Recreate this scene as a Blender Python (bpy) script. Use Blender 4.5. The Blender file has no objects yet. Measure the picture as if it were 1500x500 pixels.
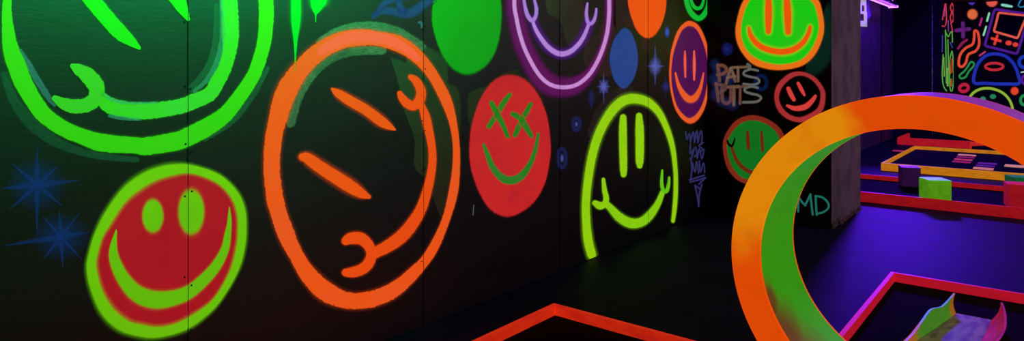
import bpy, bmesh, math, random
from mathutils import Vector
random.seed(7)
C = bpy.context.scene.collection
PI = math.pi

# ------------------------------------------------------------------ camera
FOC, CX, HY, H = 985.0, 750.0, 105.0, 1.5
TH = math.atan(800 / 985)
FW = (-math.sin(TH), math.cos(TH)); RT = (math.cos(TH), math.sin(TH))
cam_d = bpy.data.cameras.new('camera'); cam = bpy.data.objects.new('camera', cam_d); C.objects.link(cam)
cam.location = (0, 0, H); cam.rotation_euler = (PI / 2, 0, TH)
cam_d.sensor_width = 36; cam_d.lens = 36 * FOC / 1500; cam_d.shift_y = -(250 - HY) / 1500
cam_d.clip_start = .05; cam_d.clip_end = 100
bpy.context.scene.camera = cam
vs = bpy.context.scene.view_settings
vs.view_transform = 'Standard'; vs.look = 'None'; vs.gamma = 1; vs.use_curve_mapping = False; vs.exposure = 0

XL, YB, YF, XS = -2.91, 6.884, 19.3, -1.966        # left wall, lettered wall, far wall, side of the end block
XP = -1.675

def ray(px, py):
    t = (px - CX) / FOC
    return FW[0] + t * RT[0], FW[1] + t * RT[1], (HY - py) / FOC
def on_x(X):
    def f(px, py, off=0):
        d = ray(px, py); s = X / d[0]
        return Vector((X + off, s * d[1], H + s * d[2]))
    return f
def on_y(Y):
    def f(px, py, off=0):
        d = ray(px, py); s = Y / d[1]
        return Vector((s * d[0], Y - off, H + s * d[2]))
    return f
WL, WB, WF, WS = on_x(XL), on_y(YB), on_y(YF), on_x(XS)
LSC = {WL: 1, WB: 1, WF: 3, WS: 3}                  # spacing of the paint layers

# ------------------------------------------------------------------ materials
def lin(c):
    return tuple((x / 255 / 12.92 if x / 255 <= .04045 else ((x / 255 + .055) / 1.055) ** 2.4) for x in c)
def node(nt, t, **kw):
    n = nt.nodes.new(t)
    for k, v in kw.items(): setattr(n, k, v)
    return n
def math_n(nt, op, a, b=None, clamp=False):
    n = node(nt, 'ShaderNodeMath', operation=op, use_clamp=clamp)
    for i, x in enumerate((a, b)):
        if x is None: continue
        if isinstance(x, (int, float)): n.inputs[i].default_value = x
        else: nt.links.new(x, n.inputs[i])
    return n.outputs[0]
def mix_c(nt, fac, a, b):
    n = node(nt, 'ShaderNodeMix', data_type='RGBA')
    for s, x in ((n.inputs[0], fac), (n.inputs[6], a), (n.inputs[7], b)):
        if isinstance(x, (int, float)): s.default_value = x
        elif isinstance(x, tuple): s.default_value = (*x[:3], 1)
        else: nt.links.new(x, s)
    return n.outputs[2]
def new_mat(name):
    m = bpy.data.materials.new(name); m.use_nodes = True; nt = m.node_tree; nt.nodes.clear()
    out = node(nt, 'ShaderNodeOutputMaterial'); p = node(nt, 'ShaderNodeBsdfPrincipled')
    nt.links.new(p.outputs[0], out.inputs[0])
    return m, nt, p, out
def noise(nt, vec, scale, detail=3, rough=.55):
    n = node(nt, 'ShaderNodeTexNoise'); n.inputs['Scale'].default_value = scale
    n.inputs['Detail'].default_value = detail; n.inputs['Roughness'].default_value = rough
    if vec is not None: nt.links.new(vec, n.inputs['Vector'])
    return n.outputs['Fac']
def ramp(nt, x, a, b, lo=0., hi=1.):
    n = node(nt, 'ShaderNodeMapRange', interpolation_type='SMOOTHSTEP')
    n.inputs['From Min'].default_value = a; n.inputs['From Max'].default_value = b
    n.inputs['To Min'].default_value = lo; n.inputs['To Max'].default_value = hi
    nt.links.new(x, n.inputs['Value']); return n.outputs['Result']

GLOW = .84          # fluorescent paint re-emits this share of its colour under the ultraviolet tubes
_pc = {}
def paint(col, col2=None, soft=.06, rag=.1, halo=0., k=1.25, alpha=1., glow=GLOW, streak=.35, dry=0.):
    """wall paint: col streaked with col2; edge softness / raggedness; halo = overspray reaching k half-widths"""
    key = (col, col2, soft, rag, halo, k, alpha, glow, streak, dry)
    if key in _pc: return _pc[key]
    m, nt, p, out = new_mat('paint_%d_%d_%d' % col)
    at = node(nt, 'ShaderNodeAttribute', attribute_name='dist'); d = at.outputs['Fac']
    uv = node(nt, 'ShaderNodeUVMap')
    mp = node(nt, 'ShaderNodeMapping'); mp.inputs['Scale'].default_value = (2.2, 7, 1); nt.links.new(uv.outputs[0], mp.inputs[0])
    geo = node(nt, 'ShaderNodeNewGeometry')
    ns = noise(nt, mp.outputs[0], 1.6, 4, .6)
    np_ = noise(nt, geo.outputs['Position'], 55, 4, .65)
    nb = noise(nt, geo.outputs['Position'], 3.5, 2)
    c1 = lin(col); c2 = lin(col2) if col2 else tuple(x * .8 for x in c1)
    f = ramp(nt, ns, .38, .72, 0, streak)
    f = math_n(nt, 'ADD', f, ramp(nt, nb, .45, .7, 0, streak * .6), True)
    colr = mix_c(nt, f, c1, c2)
    nd = math_n(nt, 'ADD', d, math_n(nt, 'MULTIPLY', math_n(nt, 'SUBTRACT', np_, .5), rag * 2))
    core = ramp(nt, nd, 1 - soft, 1 + soft, 1, 0)
    if dry:
        core = math_n(nt, 'MULTIPLY', core, ramp(nt, noise(nt, mp.outputs[0], 4, 5, .7), .5 - .1, .5 + .12, 1, 1 - dry))
    if halo:
        h = math_n(nt, 'MULTIPLY', math_n(nt, 'SUBTRACT', k, d), 1 / (k - .9), True)
        h = math_n(nt, 'MULTIPLY', math_n(nt, 'POWER', h, 2.), halo)
        core = math_n(nt, 'MAXIMUM', core, h)
    if alpha < 1: core = math_n(nt, 'MULTIPLY', core, alpha)
    nt.links.new(mix_c(nt, (.58 if glow > .2 else 0.), colr, (0, 0, 0)), p.inputs['Base Color'])
    nt.links.new(colr, p.inputs['Emission Color']); p.inputs['Emission Strength'].default_value = glow
    p.inputs['Roughness'].default_value = .55; p.inputs['Specular IOR Level'].default_value = .25
    tr = node(nt, 'ShaderNodeBsdfTransparent'); mx = node(nt, 'ShaderNodeMixShader')
    nt.links.new(core, mx.inputs[0]); nt.links.new(tr.outputs[0], mx.inputs[1]); nt.links.new(p.outputs[0], mx.inputs[2])
    nt.links.new(mx.outputs[0], out.inputs[0])
    _pc[key] = m
    return m
def solid(name, col, col2=None, glow=0., scale=6., rough=.6, bump=0., bscale=40., spec=.3, f=(.4, .65), stretch=None):
    m, nt, p, out = new_mat(name)
    geo = node(nt, 'ShaderNodeNewGeometry'); vec = geo.outputs['Position']
    if stretch:
        mp = node(nt, 'ShaderNodeMapping'); mp.inputs['Scale'].default_value = stretch; nt.links.new(vec, mp.inputs[0]); vec = mp.outputs[0]
    c = mix_c(nt, ramp(nt, noise(nt, vec, scale, 5, .6), *f), lin(col), lin(col2 or col))
    nt.links.new(c, p.inputs['Base Color']); p.inputs['Roughness'].default_value = rough
    p.inputs['Specular IOR Level'].default_value = spec
    if glow: nt.links.new(c, p.inputs['Emission Color']); p.inputs['Emission Strength'].default_value = glow
    if bump:
        b = node(nt, 'ShaderNodeBump'); b.inputs['Strength'].default_value = bump; b.inputs['Distance'].default_value = .01
        nt.links.new(noise(nt, vec, bscale, 6, .65), b.inputs['Height']); nt.links.new(b.outputs[0], p.inputs['Normal'])
    return m

# ------------------------------------------------------------------ object helpers
def link(name, me, parent=None, mats=()):
    o = bpy.data.objects.new(name, me); C.objects.link(o)
    for m in mats: me.materials.append(m)
    if parent: o.parent = parent
    return o
def tag(o, label, cat, group=None):
    o['label'] = label; o['category'] = cat
    if group: o['group'] = group
    return o
def thing(name, label, cat, loc, rz=0, group=None):
    o = bpy.data.objects.new(name, None); C.objects.link(o); o.empty_display_size = .1
    o.location = loc; o.rotation_euler = (0, 0, rz)
    return tag(o, label, cat, group)
def bm_obj(name, bm, mats, parent=None, smooth=False):
    me = bpy.data.meshes.new(name); bm.normal_update(); bm.to_mesh(me); bm.free()
    if smooth:
        for p in me.polygons: p.use_smooth = True
    return link(name, me, parent, mats if isinstance(mats, (list, tuple)) else [mats])
def box(bm, a, b, bevel=0., mat=0):
    v = [bm.verts.new((x, y, z)) for x in (a[0], b[0]) for y in (a[1], b[1]) for z in (a[2], b[2])]
    fs = [bm.faces.new([v[i] for i in q]) for q in ((0, 1, 3, 2), (4, 6, 7, 5), (0, 4, 5, 1), (2, 3, 7, 6), (0, 2, 6, 4), (1, 5, 7, 3))]
    for f_ in fs: f_.material_index = mat
    if bevel:
        es = {e for f_ in fs for e in f_.edges}
        bmesh.ops.bevel(bm, geom=list(es), offset=bevel, segments=2, profile=.6, affect='EDGES')
    return fs
def tube(bm, p0, p1, r, n=12):
    p0, p1 = Vector(p0), Vector(p1); z = (p1 - p0).normalized()
    x = z.orthogonal().normalized(); y = z.cross(x)
    rings = [[bm.verts.new(p + (x * math.cos(2 * PI * i / n) + y * math.sin(2 * PI * i / n)) * r) for i in range(n)] for p in (p0, p1)]
    for i in range(n): bm.faces.new((rings[0][i], rings[0][(i + 1) % n], rings[1][(i + 1) % n], rings[1][i]))
    bm.faces.new(rings[0][::-1]); bm.faces.new(rings[1])
def structure(o): o['kind'] = 'structure'; return o

# ------------------------------------------------------------------ paint on the walls
def cr(pts, n=8, closed=False):
    """Catmull-Rom through tuples of any length"""
    N = len(pts); out = []
    if N < 3 and not closed:
        return [tuple(a + (b - a) * i / (n * 2) for a, b in zip(pts[0], pts[1])) for i in range(n * 2 + 1)]
    for i in range(N if closed else N - 1):
        if closed: p = [pts[(i + j) % N] for j in (-1, 0, 1, 2)]
        else:
            p = [pts[max(i - 1, 0)], pts[i], pts[i + 1], pts[min(i + 2, N - 1)]]
        for k in range(n):
            t = k / n
            out.append(tuple(.5 * (2 * b + (c - a) * t + (2 * a - 5 * b + 4 * c - d) * t * t + (3 * b - a - 3 * c + d) * t ** 3)
                             for a, b, c, d in zip(*p)))
    if not closed: out.append(tuple(pts[-1]))
    return out
LAT = (-1, -.6, -.25, 0, .25, .6, 1)
class Paint:
    """collects ribbons and fills lying on one wall plane and builds them as one thin paint mesh"""
    def __init__(s, plane, off): s.pl = plane; s.off = off * LSC[plane]; s.v = []; s.f = []; s.uv = []; s.d = []
    def grid(s, rows, closed):
        b = len(s.v); n = len(rows[0])
        for r in rows:
            for (p, u, v, d) in r: s.v.append(p); s.uv.append((u, v)); s.d.append(d)
        R = len(rows)
        for i in range(R if closed else R - 1):
            for j in range(n - 1):
                a, c = b + i * n + j, b + ((i + 1) % R) * n + j
                s.f.append((a, a + 1, c + 1, c))
    def ribbon(s, A, B, k, closed, caps=True):
        # A,B: matching lists of picture points for the two edges
        rows = []; u = 0; prev = None
        seq = []
        for (a, b) in zip(A, B): seq.append((a, b, 0.))
        if caps and not closed:
            def cap(i, j):
                (a, b), (a2, b2) = (A[i], B[i]), (A[j], B[j])
                m = ((a[0] + b[0]) / 2, (a[1] + b[1]) / 2); m2 = ((a2[0] + b2[0]) / 2, (a2[1] + b2[1]) / 2)
                t = (m[0] - m2[0], m[1] - m2[1]); L = math.hypot(*t) or 1; t = (t[0] / L, t[1] / L)
                hw = math.hypot(a[0] - b[0], a[1] - b[1]) / 2; e = []
                for q in (.35, .65, .86, .97):
                    d = q * k; w = math.sqrt(1 - q * q)
                    e.append((((m[0] + (a[0] - m[0]) * w + t[0] * hw * d), (m[1] + (a[1] - m[1]) * w + t[1] * hw * d)),
                              ((m[0] + (b[0] - m[0]) * w + t[0] * hw * d), (m[1] + (b[1] - m[1]) * w + t[1] * hw * d)), (d, w)))
                return e
            seq = cap(0, 1)[::-1] + seq + cap(-1, -2)
        for a, b, c in seq:
            m = ((a[0] + b[0]) / 2, (a[1] + b[1]) / 2)
            P = s.pl(*m, s.off)
            if prev is not None: u += (P - prev).length
            prev = P; row = []
            for l in LAT:
                x = m[0] + (b[0] - m[0]) * l * k; y = m[1] + (b[1] - m[1]) * l * k
                if c: d, w = c; dist = math.hypot(l * k * w, d)
                else: dist = abs(l) * k
                row.append((s.pl(x, y, s.off), u * 3, l * k, dist))
            rows.append(row)
        s.grid(rows, closed); return s
    def stroke(s, pts, k=1.25, closed=False, n=8, w=None):
        if w is not None: pts = [(p[0], p[1], w) for p in pts]
        q = cr(pts, n, closed); A = []; B = []; N = len(q)
        for i in range(N):
            a = q[(i - 1) % N] if closed else q[max(i - 1, 0)]; b = q[(i + 1) % N] if closed else q[min(i + 1, N - 1)]
            t = (b[0] - a[0], b[1] - a[1]); L = math.hypot(*t) or 1; nx, ny = -t[1] / L, t[0] / L
            h = max(q[i][2], .3) / 2
            A.append((q[i][0] + nx * h, q[i][1] + ny * h)); B.append((q[i][0] - nx * h, q[i][1] - ny * h))
        return s.ribbon(A, B, k, closed)
    def lines(s, polys, w, k=1.25, n=3):
        for p in polys: s.stroke(p, k, False, n, w)
        return s
    def band(s, outer, inner, k=1.2, n=96, c=None):
        """closed band between two outlines, matched by angle about the centre"""
        c = c or cen(outer)
        A, B = polar(outer, c, n), polar(inner, c, n)
        return s.ribbon(A, B, k, True)
    def strip(s, up, lo, k=1.2, n=48):
        return s.ribbon(resample(cr(up, 8), n), resample(cr(lo, 8), n), k, False, False)
    def fill(s, outline, k=1.06, n=72, c=None):
        c = c or cen(outline); P = polar(outline, c, n)
        rows = []
        for i, p in enumerate(P):
            row = []
            for q in (.001, .3, .55, .75, .88, .96, 1, k):
                w = s.pl(c[0] + (p[0] - c[0]) * q, c[1] + (p[1] - c[1]) * q, s.off)
                row.append((w, w.x * 1.5 + w.y * 1.5, w.z * .45, q))
            rows.append(row)
        s.grid(rows, True); return s
    def poly(s, pts, k=1.0):
        return s.fill(pts, max(k, 1.03))
    def build(s, name, mat, parent=None):
        me = bpy.data.meshes.new(name)
        org = parent.matrix_world.translation if False else (parent['_o'] if parent is not None and '_o' in parent else None)
        o3 = Vector(org) if org is not None else sum(s.v, Vector()) / len(s.v)
        if org is None: o3.z = min(p.z for p in s.v)
        me.from_pydata([p - o3 for p in s.v], [], s.f)
        uvl = me.uv_layers.new(name='UVMap')
        for l in me.loops: uvl.data[l.index].uv = s.uv[l.vertex_index]
        at = me.attributes.new('dist', 'FLOAT', 'POINT'); at.data.foreach_set('value', s.d)
        # all paint faces look into the room
        o = link(name, me, parent, [mat])
        if parent is None: o.location = o3
        else: o['_o'] = list(o3)
        return o
def cen(P):
    xs = [p[0] for p in P]; ys = [p[1] for p in P]
    return ((min(xs) + max(xs)) / 2, (min(ys) + max(ys)) / 2)
def polar(P, c, n):
    q = cr(P, 10, True); ang = [math.atan2(p[1] - c[1], p[0] - c[0]) for p in q]; out = []
    for i in range(n):
        th = -PI + 2 * PI * (i + .5) / n; hit = None
        for j in range(len(q)):
            a, b = ang[j], ang[(j + 1) % len(q)]
            da = (a - th + PI) % (2 * PI) - PI; db = (b - th + PI) % (2 * PI) - PI
            if da * db <= 0 and abs(da) + abs(db) < PI:
                f = abs(da) / (abs(da) + abs(db) + 1e-9); p0, p1 = q[j], q[(j + 1) % len(q)]
                hit = (p0[0] + (p1[0] - p0[0]) * f, p0[1] + (p1[1] - p0[1]) * f)
        if hit is None:
            j = min(range(len(q)), key=lambda j: abs((ang[j] - th + PI) % (2 * PI) - PI)); hit = q[j]
        out.append(hit)
    return out
def resample(q, n):
    L = [0]
    for a, b in zip(q, q[1:]): L.append(L[-1] + math.hypot(b[0] - a[0], b[1] - a[1]))
    out = []; j = 0
    for i in range(n):
        t = L[-1] * i / (n - 1)
        while j < len(L) - 2 and L[j + 1] < t: j += 1
        f = (t - L[j]) / ((L[j + 1] - L[j]) or 1); a, b = q[j], q[j + 1]
        out.append((a[0] + (b[0] - a[0]) * f, a[1] + (b[1] - a[1]) * f))
    return out
def ell(cx, cy, rx, ry, tilt=0, n=16):
    t = math.radians(tilt)
    return [(cx + rx * math.cos(a) * math.cos(t) - ry * math.sin(a) * math.sin(t), cy + rx * math.cos(a) * math.sin(t) + ry * math.sin(a) * math.cos(t))
            for a in (2 * PI * i / n for i in range(n))]
def mural(name, label, cat, plane, foot, group=None):
    p = plane(*foot, 0); o = thing(name, label, cat, p, 0, group); o['_o'] = list(p); return o
L_PATCH, L_HALO, L_FILL, L_LINE, L_TOP, L_SUB = .0009, .0014, .0019, .0025, .0031, .0037

# ================================================================== THE ROOM
m_wall = solid('black_panel_paint', (11, 14, 23), (19, 20, 36), scale=3, rough=.5, bump=.1, bscale=30, spec=.8, stretch=(1, .6, 2.5))
m_black = solid('black_plaster', (15, 16, 20), (24, 24, 30), scale=4, rough=.7, bump=.15, spec=.15)
m_grey = solid('grey_plaster', (150, 126, 146), (124, 102, 120), scale=4, rough=.85, bump=.22, bscale=16, spec=.1)
m_violet = solid('violet_plaster', (120, 92, 128), (104, 80, 114), scale=5, rough=.85, bump=.2, spec=.1)
m_dark = solid('dark_far_paint', (26, 20, 56), (20, 16, 44), scale=3, rough=.7, spec=.15)
m_floor = solid('dark_floor_paint', (30, 27, 62), (25, 22, 52), scale=1.6, rough=.6, bump=.06, bscale=60, spec=.05, stretch=(1, 2.2, 1))
m_ceil = solid('dark_ceiling_paint', (40, 36, 52), (32, 30, 44), scale=2, rough=.8)
m_seam = solid('panel_gap', (14, 14, 16), rough=.9)
YN, YE, XR, ZC = -2.0, YF, 4.2, 3.17
b = bmesh.new(); box(b, (XL - .1, YN - .1, -.1), (XR + .1, YE + .1, 0)); structure(bm_obj('floor', b, m_floor))
b = bmesh.new(); box(b, (XL - .1, YN - .1, ZC), (XR + .1, YE + .1, ZC + .1)); structure(bm_obj('ceiling', b, m_ceil))
b = bmesh.new(); box(b, (XL - .1, YN - .1, 0), (XL, YB + .3, ZC)); structure(bm_obj('wall_left', b, m_wall))
b = bmesh.new(); box(b, (XL - .1, YB + .3, 0), (XL, YE + .1, ZC)); structure(bm_obj('wall_left_rear', b, m_violet))
b = bmesh.new(); box(b, (XR, YN - .1, 0), (XR + .1, YE + .1, ZC)); structure(bm_obj('wall_right', b, m_black))
b = bmesh.new(); box(b, (XL, YN - .1, 0), (XR, YN, ZC)); structure(bm_obj('wall_near', b, m_black))
b = bmesh.new(); box(b, (XL, YE, 0), (XR, YE + .1, ZC)); structure(bm_obj('wall_far', b, m_dark))
b = bmesh.new(); box(b, (XL, 17.3, 0), (XS, YE, ZC)); structure(bm_obj('wall_corner', b, m_dark))
# the wall block carrying the lettering: black front, bare grey plaster on its side, its foot chipped
b = bmesh.new()
fs = box(b, (XL, YB, 0), (XP, 8.1, ZC))
b.normal_update()
bmesh.ops.recalc_face_normals(b, faces=b.faces)
for f_ in b.faces: f_.material_index = 1 if f_.normal.x > .5 else 0
structure(bm_obj('wall_middle', b, [m_black, m_grey]))
b = bmesh.new()
y = YB - .004
while y < 8.1:
    w = random.uniform(.03, .10); hh = random.uniform(.01, .045) + .03 * (y < 7.2)
    vs_ = [(XP, y, 0), (XP + random.uniform(.008, .03), y, 0), (XP + .006, y, hh), (XP, y, hh)]
    a_ = [b.verts.new(q) for q in vs_]; c_ = [b.verts.new((q[0], min(y + w, 8.1), q[2])) for q in vs_]
    for i in range(4): b.faces.new((a_[i], a_[(i + 1) % 4], c_[(i + 1) % 4], c_[i]))
    b.faces.new(a_[::-1]); b.faces.new(c_); y += w
structure(bm_obj('trim_1', b, solid('chipped_plaster', (120, 95, 90), (60, 45, 50), scale=30, rough=.9)))
# gaps and screws between the wall panels
m_screw = solid('screw_head', (18, 18, 20), rough=.6)
k = 2
for ys in (1.368, 2.752, 4.15, 5.552):
    b = bmesh.new(); box(b, (XL, ys - .0013, 0), (XL + .0042, ys + .0013, ZC))
    o = structure(bm_obj('trim_%d' % k, b, m_seam)); k += 1
    if ys < 5:
        b = bmesh.new()
        for z in (.35, .62, .95, 1.2, 1.47, 1.75, 2.1):
            for s in (-1, 1):
                q = (ys + s * random.uniform(.009, .016), z + random.uniform(-.05, .05)); tube(b, (XL, *q), (XL + .0048, *q), .0042, 8)
        s_ = bm_obj('screw', b, m_screw, o); s_['kind'] = 'structure'
b = bmesh.new(); box(b, (XL, 15.98, 0), (XL + .012, 16.03, ZC)); structure(bm_obj('trim_%d' % k, b, m_seam))

# ================================================================== MURALS ON THE LEFT WALL
def P(pl, off): return Paint(pl, off)
GREEN, GREEN2 = (50, 188, 12), (70, 190, 30)
# --- huge green smile, upper left
g = mural('smiley_mural', 'huge green smiley face painted at the upper left, cut off by the frame', 'mural', WL, (205, 228))
ghost = P(WL, L_HALO).stroke([(6, 110, 10), (22, 150, 15), (50, 185, 18), (90, 212, 14), (140, 228, 10), (200, 234, 8)], 1.3)
ghost.stroke([(300, 205, 5), (340, 178, 8), (370, 140, 8), (392, 100, 6)], 1.3)
ghost.stroke([(318, 10, 10), (316, 60, 10), (305, 100, 12), (280, 130, 10)], 1.3)
ghost.build('dry_brush_stroke', paint((70, 120, 105), (30, 60, 60), .2, .5, 0, 1.3, .6, .18, .5, .85), g)
P(WL, L_LINE).stroke([(10, 3, 13), (12, 50, 19), (17, 78, 25), (25, 98, 27), (31, 115, 27), (45, 141, 25), (64, 168, 24), (92, 188, 23), (120, 200, 23), (148, 209, 26),
    (196, 213, 24), (215, 214, 26), (258, 207, 27), (276, 200, 27), (306, 184.5, 26), (330, 167, 23), (351, 141, 21), (371, 110, 20), (383, 76, 20),
    (388.5, 45, 21), (389, 0, 22), (380, -60, 22), (350, -130, 22), (290, -195, 22), (215, -220, 22), (130, -195, 20), (60, -130, 17), (20, -60, 14)], 1.3, True).build(
    'outline', paint(GREEN, (64, 190, 20), .07, .14, .3, 1.3), g)
mo = P(WL, L_TOP).stroke([(146, 142, 18), (158, 153, 23), (175, 159, 24), (210, 163, 24), (258, 157, 22), (282, 149, 22), (306, 138, 21), (319, 118, 21), (330, 96, 20),
    (336, 72, 21), (337, 48, 25), (335, 0, 24), (330, -28, 22)], 1.3).build('mouth', paint(GREEN, (60, 190, 80), .08, .22, .25, 1.3), g)
P(WL, L_SUB).stroke([(106, 97, 8), (113, 101, 16), (127, 110, 23), (140, 126, 24), (140, 143, 22), (128, 153, 21), (110, 156, 21), (93, 152, 17), (80, 144, 9)], 1.25).build(
    'spanner_end', paint((56, 184, 18), (50, 160, 90), .09, .22, .25, 1.25), mo)
P(WL, L_SUB).stroke([(362, -72, 8), (358, -55, 18), (346, -38, 22), (328, -32, 22), (310, -42, 20), (302, -60, 9)], 1.25).build(
    'spanner_end', paint((56, 184, 18), (50, 160, 90), .09, .22, .25, 1.25), mo)
for pts in ([(90, -55, 22), (128, -8, 24), (155, 25, 23), (176, 48, 22), (191, 60, 15), (203, 70, 6)],
            [(205, -70, 22), (235, -30, 23), (258, -3, 22), (267, 13, 16), (275, 28, 6)]):
    P(WL, L_TOP).stroke(pts, 1.3).build('eye', paint((28, 192, 18), (30, 176, 18), .08, .12, .3, 1.3), g)

P(WL, L_SUB).stroke([(323, 0, 5), (325, 45, 7), (322, 75, 8), (314, 98, 8), (302, 118, 7), (284, 134, 5)], 1.3).stroke([(150, 138, 5), (166, 147, 5), (190, 151, 4), (230, 150, 3)], 1.3).stroke([(160, 170, 5), (180, 173, 6), (205, 175, 4)], 1.3).build(
    'dry_brush_stroke', paint((90, 200, 170), (60, 170, 120), .3, .5, 0, 1.3, .7, .3, .6, .7), g)
P(WL, L_HALO).stroke([(30, 74, 5), (42, 95, 9), (56, 120, 10), (70, 142, 9), (80, 154, 5)], 1.3).build('dry_brush_stroke', paint((110, 130, 170), (50, 70, 100), .2, .4, 0, 1.3, .8, .15, .6, .5), g)
# --- green drips and sprayed green patch
def single(name, label, cat, pnt, mat, group=None):
    o = pnt.build(name, mat); tag(o, label, cat, group); return o
DRIP = paint((0, 190, 36), (10, 165, 40), .18, .12, .45, 1.7)
single('paint_drip', 'long bright green paint drip running down onto the orange outline', 'paint',
       P(WL, L_LINE).stroke([(431, -60, 16), (433, 0, 15), (433, 30, 14), (432.5, 55, 7), (432.3, 75, 3.2), (432, 92, 1.6), (431.6, 106, 1.0)], 1.7), DRIP)
single('paint_drip', 'short bright green splash with one thin drip, right of the long drip', 'paint',
       P(WL, L_LINE).stroke([(466, -30, 30), (466, -2, 27), (464, 8, 20), (462.5, 17, 10), (462, 22, 2.4), (462, 32, 1.2)], 1.7), DRIP)

# --- red face with lime outline, lower left
LIME = paint((112, 196, 8), (92, 178, 12), .28, .05, .5, 1.75)
g = mural('smiley_mural', 'red smiley face with lime green outline, lower left below the blue stars', 'mural', WL, (232, 497))
ro = [(129.6, 370), (138, 342), (154.8, 308.4), (180, 274.8), (208, 253.8), (236, 243), (258, 240), (274.8, 240.6), (300, 246.8), (325, 258), (347.6, 280.4), (358.8, 305.6), (361, 333.6),
      (358.8, 362), (350.4, 393.6), (330.8, 430), (308.4, 458), (272, 484), (230, 495.4), (202.4, 493.4), (171.6, 483.2), (146.4, 458), (131, 421.6), (126, 392)]
ri = [(143.6, 370), (150, 348), (160.4, 330.8), (182.8, 297.2), (208, 276.2), (230, 264), (250, 258), (274.8, 254), (300, 260), (322.4, 272), (339.2, 291.6), (347, 314), (348, 336), (346, 360),
      (336.4, 396.4), (314, 435.6), (288.8, 456.6), (258, 473.4), (230, 479), (205, 475), (188.4, 470.6), (166, 452.4), (149.2, 424.4), (141, 390)]
P(WL, L_FILL).fill([(a + (c - a) * .4, b_ + (d - b_) * .4) for (a, b_), (c, d) in zip(ri, ro)], 1.03).build('face_fill', paint((186, 22, 36), (172, 18, 30), .02, .02, 0, 1.03, 1, .72), g)
P(WL, L_LINE).band(ro, ri, 1.75).build('outline', LIME, g)
P(WL, L_TOP).fill(ell(223.4, 316.5, 15, 24), 1.3).build('eye', paint((104, 188, 10), (92, 172, 14), .16, .04, .25, 1.3), g)
P(WL, L_TOP).fill(ell(279.7, 310.5, 18.5, 32.5), 1.3).build('eye', paint((104, 188, 10), (92, 172, 14), .16, .04, .25, 1.3), g)
P(WL, L_TOP).strip([(169.5, 336), (160.4, 361.6), (160, 382), (169, 407.6), (185.6, 432.8), (205, 446.8), (230.4, 452.4), (258, 446.8), (280.4, 437), (302.8, 417.4), (322.4, 393.6), (335, 365.6), (338, 340), (338.6, 322), (336, 303)],
    [(171, 338), (170.5, 355), (173, 374), (185.6, 399.2), (202.4, 417.4), (222, 425.8), (246.8, 426.6), (272, 419.4), (294.4, 402), (311.2, 383.8), (323.8, 362.8), (328, 345), (332.2, 328), (333.5, 315), (335, 303)], 1.5).build(
    'mouth', paint((104, 188, 10), (90, 170, 14), .22, .05, .25, 1.5), g)

# --- orange face lying on its side
OR = (240, 82, 18)
OR = (246, 84, 16)
g = mural('smiley_mural', 'big orange smiley face turned on its side, with spanner ends on its mouth', 'mural', WL, (530, 453))
P(WL, L_PATCH).poly([(560, 58), (600, 60), (643, 78), (657, 100), (656, 122), (672, 132), (675, 180), (670, 215), (662, 270), (642, 325), (624, 322), (627, 270), (607, 245), (607, 205), (596, 173), (588, 150), (586, 105), (598, 96), (580, 86), (558, 78)]).build(
    'roller_patch', paint((126, 78, 76), (98, 64, 62), .03, .05, 0, 1.03, .8, 0), g)
P(WL, L_PATCH * 1.1).stroke([(470, 62, 14), (500, 46, 16), (540, 40, 17), (580, 48, 17), (615, 68, 16)], 1.2).stroke([(425, 180, 14), (440, 135, 14), (470, 95, 14), (510, 76, 14), (560, 74, 12)], 1.2).build(
    'dry_brush_stroke', paint((190, 140, 144), (90, 72, 74), .2, .5, 0, 1.2, .8, .05, .6, .7), g)
oo = [(392.6, 176.8), (399, 144.8), (410.2, 119.2), (431, 92), (458.2, 66.4), (487, 50.4), (512.6, 44), (535, 43), (552, 45.6), (584, 52), (609.6, 68), (632, 93.6), (648, 119.2), (660.8, 144.8), (667.5, 172), (672.5, 208.4),
      (673.5, 240.4), (670.8, 278.8), (661.2, 315), (642, 364.4), (617.6, 399.6), (598.4, 420.4), (579.2, 436.4), (550.4, 449.2), (521.6, 453), (498.4, 450.8), (466.4, 438), (440.8, 409.2), (424.8, 380.4), (408.8, 351.6), (397, 318), (389.6, 291.6), (385.6, 243.6), (388, 202)]
oi = [(419.8, 176.8), (431, 144.8), (448.6, 112.8), (471, 88.8), (503, 71.2), (535, 67), (552, 67.4), (580.8, 76), (606.4, 92), (625.6, 112.8), (640, 138), (650, 160), (658, 182), (662.5, 208.4), (663, 234), (659, 269.2), (646, 323.6), (620.8, 372),
      (601.6, 391.6), (576, 412.4), (547.2, 425.2), (512, 429), (482.4, 414), (456.8, 390), (440.8, 364.4), (428, 332.4), (416, 296), (409.5, 243.6), (413, 202)]
P(WL, L_LINE).band(oo, oi, 1.5, 128, (532, 247)).build('outline', paint(OR, (232, 92, 50), .08, .2, .22, 1.5), g)
P(WL, L_LINE * 1.08).stroke([(470, 75, 12), (497, 60, 16), (525, 54, 17), (560, 57, 16), (590, 69, 13), (612, 86, 9)], 1.25).build('pink_stroke', paint((250, 96, 88), (246, 104, 70), .35, .4, .1, 1.25, .7, .8, .5, .5), g)  # pinker stroke along the top of the orange outline
ORE = paint((244, 84, 16), (236, 70, 18), .12, .1, .4, 1.8)
P(WL, L_TOP).stroke([(486, 130.5, 4), (495, 137, 12), (515, 149.5, 15), (535, 161, 15), (558, 178, 15), (571, 186, 9), (578, 190, 3)], 1.8).build('eye', ORE, g)
P(WL, L_TOP).stroke([(443, 230, 12), (450, 232, 16), (467, 244, 18), (490, 259, 19), (512, 273, 19), (529, 283.5, 14), (540, 288.5, 6)], 1.8).build('eye', ORE, g)
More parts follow.
